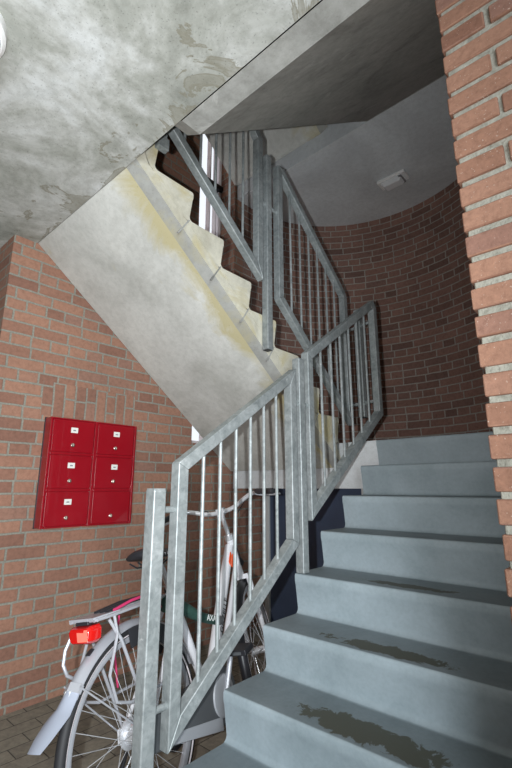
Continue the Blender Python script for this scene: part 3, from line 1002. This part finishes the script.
# handlebar
b = MB()
SX = V((0.775, 0, 1.088))
b.tube([HT, V((0.808, 0, 0.998)), V((0.790, 0, 1.045))], 0.0125, 14)
b.tube([V((0.790, 0, 1.045)), V((0.782, 0, 1.068)), SX], 0.0145, 14)
b.obox(SX, (0.022, 0, 0.004), (0, 0.022, 0), (-0.004, 0, 0.02))
stem = steer(b).build('stem', 'chrome', bike)
bar = [SX+V(v) for v in ((0.0, 0.0, 0.0), (0.0, 0.05, 0.0), (-0.004, 0.10, 0.012), (-0.010, 0.14, 0.030), (-0.018, 0.18, 0.044), (-0.034, 0.215, 0.048), (-0.065, 0.262, 0.042), (-0.130, 0.335, 0.020))]
def smoothp(P, m=4):
    out = []
    for i in range(len(P)-1):
        p0, p1, p2, p3 = P[max(i-1, 0)], P[i], P[i+1], P[min(i+2, len(P)-1)]
        for k in range(m):
            t_ = k/m
            out.append(0.5*((2*p1)+(p2-p0)*t_+(2*p0-5*p1+4*p2-p3)*t_*t_+(3*p1-p0-3*p2+p3)*t_**3))
    out.append(P[-1])
    return out
pl_ = smoothp(bar)
mir = lambda P: [V((p.x, -p.y, p.z)) for p in P]
b = MB(); b.tube(list(reversed(mir(pl_)))+pl_[1:], 0.0125, 12)
hb = steer(b).build('handlebar', 'chrome', bike)
for sgn, f in ((1, lambda P: P), (-1, mir)):
    b = MB()
    gp = f([pl_[-1]+(pl_[-5]-pl_[-1])*q for q in (-0.02, 0.0, 0.5, 1.0, 1.35, 1.5)])
    b.tube(gp, [0.012, 0.016, 0.0155, 0.0155, 0.017, 0.012], 12)
    steer(b).build('grip', 'black', hb)
    b = MB()
    lv = f([SX+V(v) for v in ((-0.050, 0.225, 0.040), (-0.025, 0.270, 0.022), (-0.055, 0.320, 0.010), (-0.105, 0.365, -0.002))])
    b.tube(lv, [0.007, 0.006, 0.006, 0.005], 8)
    steer(b).build('brake_lever', 'alu', hb)
b = MB()
b.tube([SX+V((-0.03, 0.18, 0.05)), SX+V((0.07, 0.10, 0.03)), SX+V((0.08, 0.02, -0.05)), V((0.87, 0.02, 0.88)), V((0.865, 0.03, 0.80))], 0.0025, 6)
b.tube([SX+V((-0.05, -0.22, 0.06)), SX+V((0.08, -0.13, 0.03)), SX+V((0.10, -0.03, -0.06)), V((0.875, -0.02, 0.88)), V((0.87, -0.03, 0.80))], 0.0025, 6)
steer(b).build('brake_cable', 'black', hb)
b = MB(); b.lathe([(0, 0), (0.028, 0), (0.032, 0.02), (0.030, 0.05), (0.018, 0.062), (0, 0.064)], V((0.925, 0, 0.80)), (-1, 0, 0.1), 20)
steer(b).build('head_lamp', 'black', bike)
# chain case, crank, pedals (near side = local -y)
b = MB()
cc = []
for i in range(17):
    a = math.radians(100-200*i/16-90+90)
    cc.append((BB.x+0.112*math.cos(a), BB.z+0.112*math.sin(a)))
for i in range(13):
    a = math.radians(-100-160*i/12)
    cc.append((0.0+0.058*math.cos(a), R0+0.058*math.sin(a)))
b.prism(cc, lambda u, w: V((u, -0.045, w)), lambda u, w: V((u, -0.085, w)))
ccase = b.build('chain_case', 'dark_grey', bike, bevel=0.010, seg=3)
b = MB()
b.hexa([V((0.02, -0.087, 0.292)), V((0.42, -0.087, 0.185)), V((0.42, -0.084, 0.185)), V((0.02, -0.084, 0.292)),
        V((0.02, -0.087, 0.325)), V((0.42, -0.087, 0.235)), V((0.42, -0.084, 0.235)), V((0.02, -0.084, 0.325))])
b.build('case_strip', 'grey_plastic', ccase, bevel=0.003)
b = MB(); b.lathe([(0, -0.001), (0.082, -0.001), (0.078, 0.006), (0.04, 0.010), (0, 0.010)], V((BB.x, -0.085, BB.z)), (0, -1, 0), 32); b.build('case_disc', 'grey_plastic', ccase)
b = MB()
CA = math.radians(66)
for sg, a in ((-1, CA), (1, CA+PI)):
    p = BB+V((0, sg*0.098, 0)); q = p+V((0.17*math.cos(a), sg*0.012, 0.17*math.sin(a)))
    b.tube([p, q], [0.015, 0.011], 10)
    b.tube([BB+V((0, sg*0.04, 0)), p+V((0, sg*0.008, 0))], 0.013, 12)
crank = b.build('crank', 'alu', bike)
for sg, a in ((-1, CA), (1, CA+PI)):
    q = BB+V((0.17*math.cos(a), sg*0.118, 0.17*math.sin(a)))
    b = MB()
    b.obox(q+V((0, sg*0.045, 0)), (0.040, 0, 0.006), (0, 0.045, 0), (-0.002, 0, 0.013))
    pd = b.build('pedal', 'black', crank, bevel=0.006)
    b = MB()
    for e in (-1, 1):
        b.obox(q+V((e*0.0405, sg*0.045, e*0.006)), (0.0015, 0, 0), (0, 0.022, 0), (0, 0, 0.006))
    b.build('pedal_reflector', 'dark_grey', pd)
b = MB()                      # kickstand on the far side
b.tube([V((0.05, 0.07, 0.33)), V((0.02, 0.14, 0.16)), V((0.00, 0.085+0.12, 0.03))], 0.008, 10)
b.obox(V((0.0, 0.205, 0.030)), (0.03, 0, 0), (0, 0.012, 0), (0, 0, 0.006))
b.build('kickstand', 'black', bike)
# dress guard over the upper rear wheel, dark
b = MB()
gp = []
for i in range(13):
    a = math.radians(-8+55*i/12)
    gp.append((math.sin(a)*0.352, R0+math.cos(a)*0.352))
for i in range(13):
    a = math.radians(47-55*i/12)
    gp.append((math.sin(a)*0.285, R0+math.cos(a)*0.285))
for sg in (-1, 1):
    b.prism(gp, lambda u, w: V((u, sg*0.036, w)), lambda u, w: V((u, sg*0.039, w)))
b.build('dress_guard', 'black', bike)

# lock slung across the frame: rests on the bicycle, a thing of its own
lock = local_thing('bicycle_lock', 'dark green sleeved lock slung across the bicycle frame', 'lock', BM)
b = MB()
lk = smoothp([V((0.16, -0.050, 0.735)), V((0.25, -0.064, 0.700)), V((0.34, -0.066, 0.652)), V((0.43, -0.064, 0.615)), V((0.505, -0.060, 0.592))])
b.tube(lk, [0.032-0.012*min(1, i/10) for i in range(len(lk))], 14)
b.build('sleeve', 'green', lock)
b = MB()
b.tube([V((0.500, -0.060, 0.593)), V((0.540, -0.057, 0.583))], 0.021, 16)
b.build('lock_head', 'grey_plastic', lock, bevel=0.004)
ld_ = (V((0.535, 0, 0.585))-V((0.43, 0, 0.617))).normalized()
text('AXA', 0.036, 'white_print', lock, 'lettering', V((0.430, -0.0860, 0.616)), ld_, V((-ld_.z, 0, ld_.x)), 0.0006)
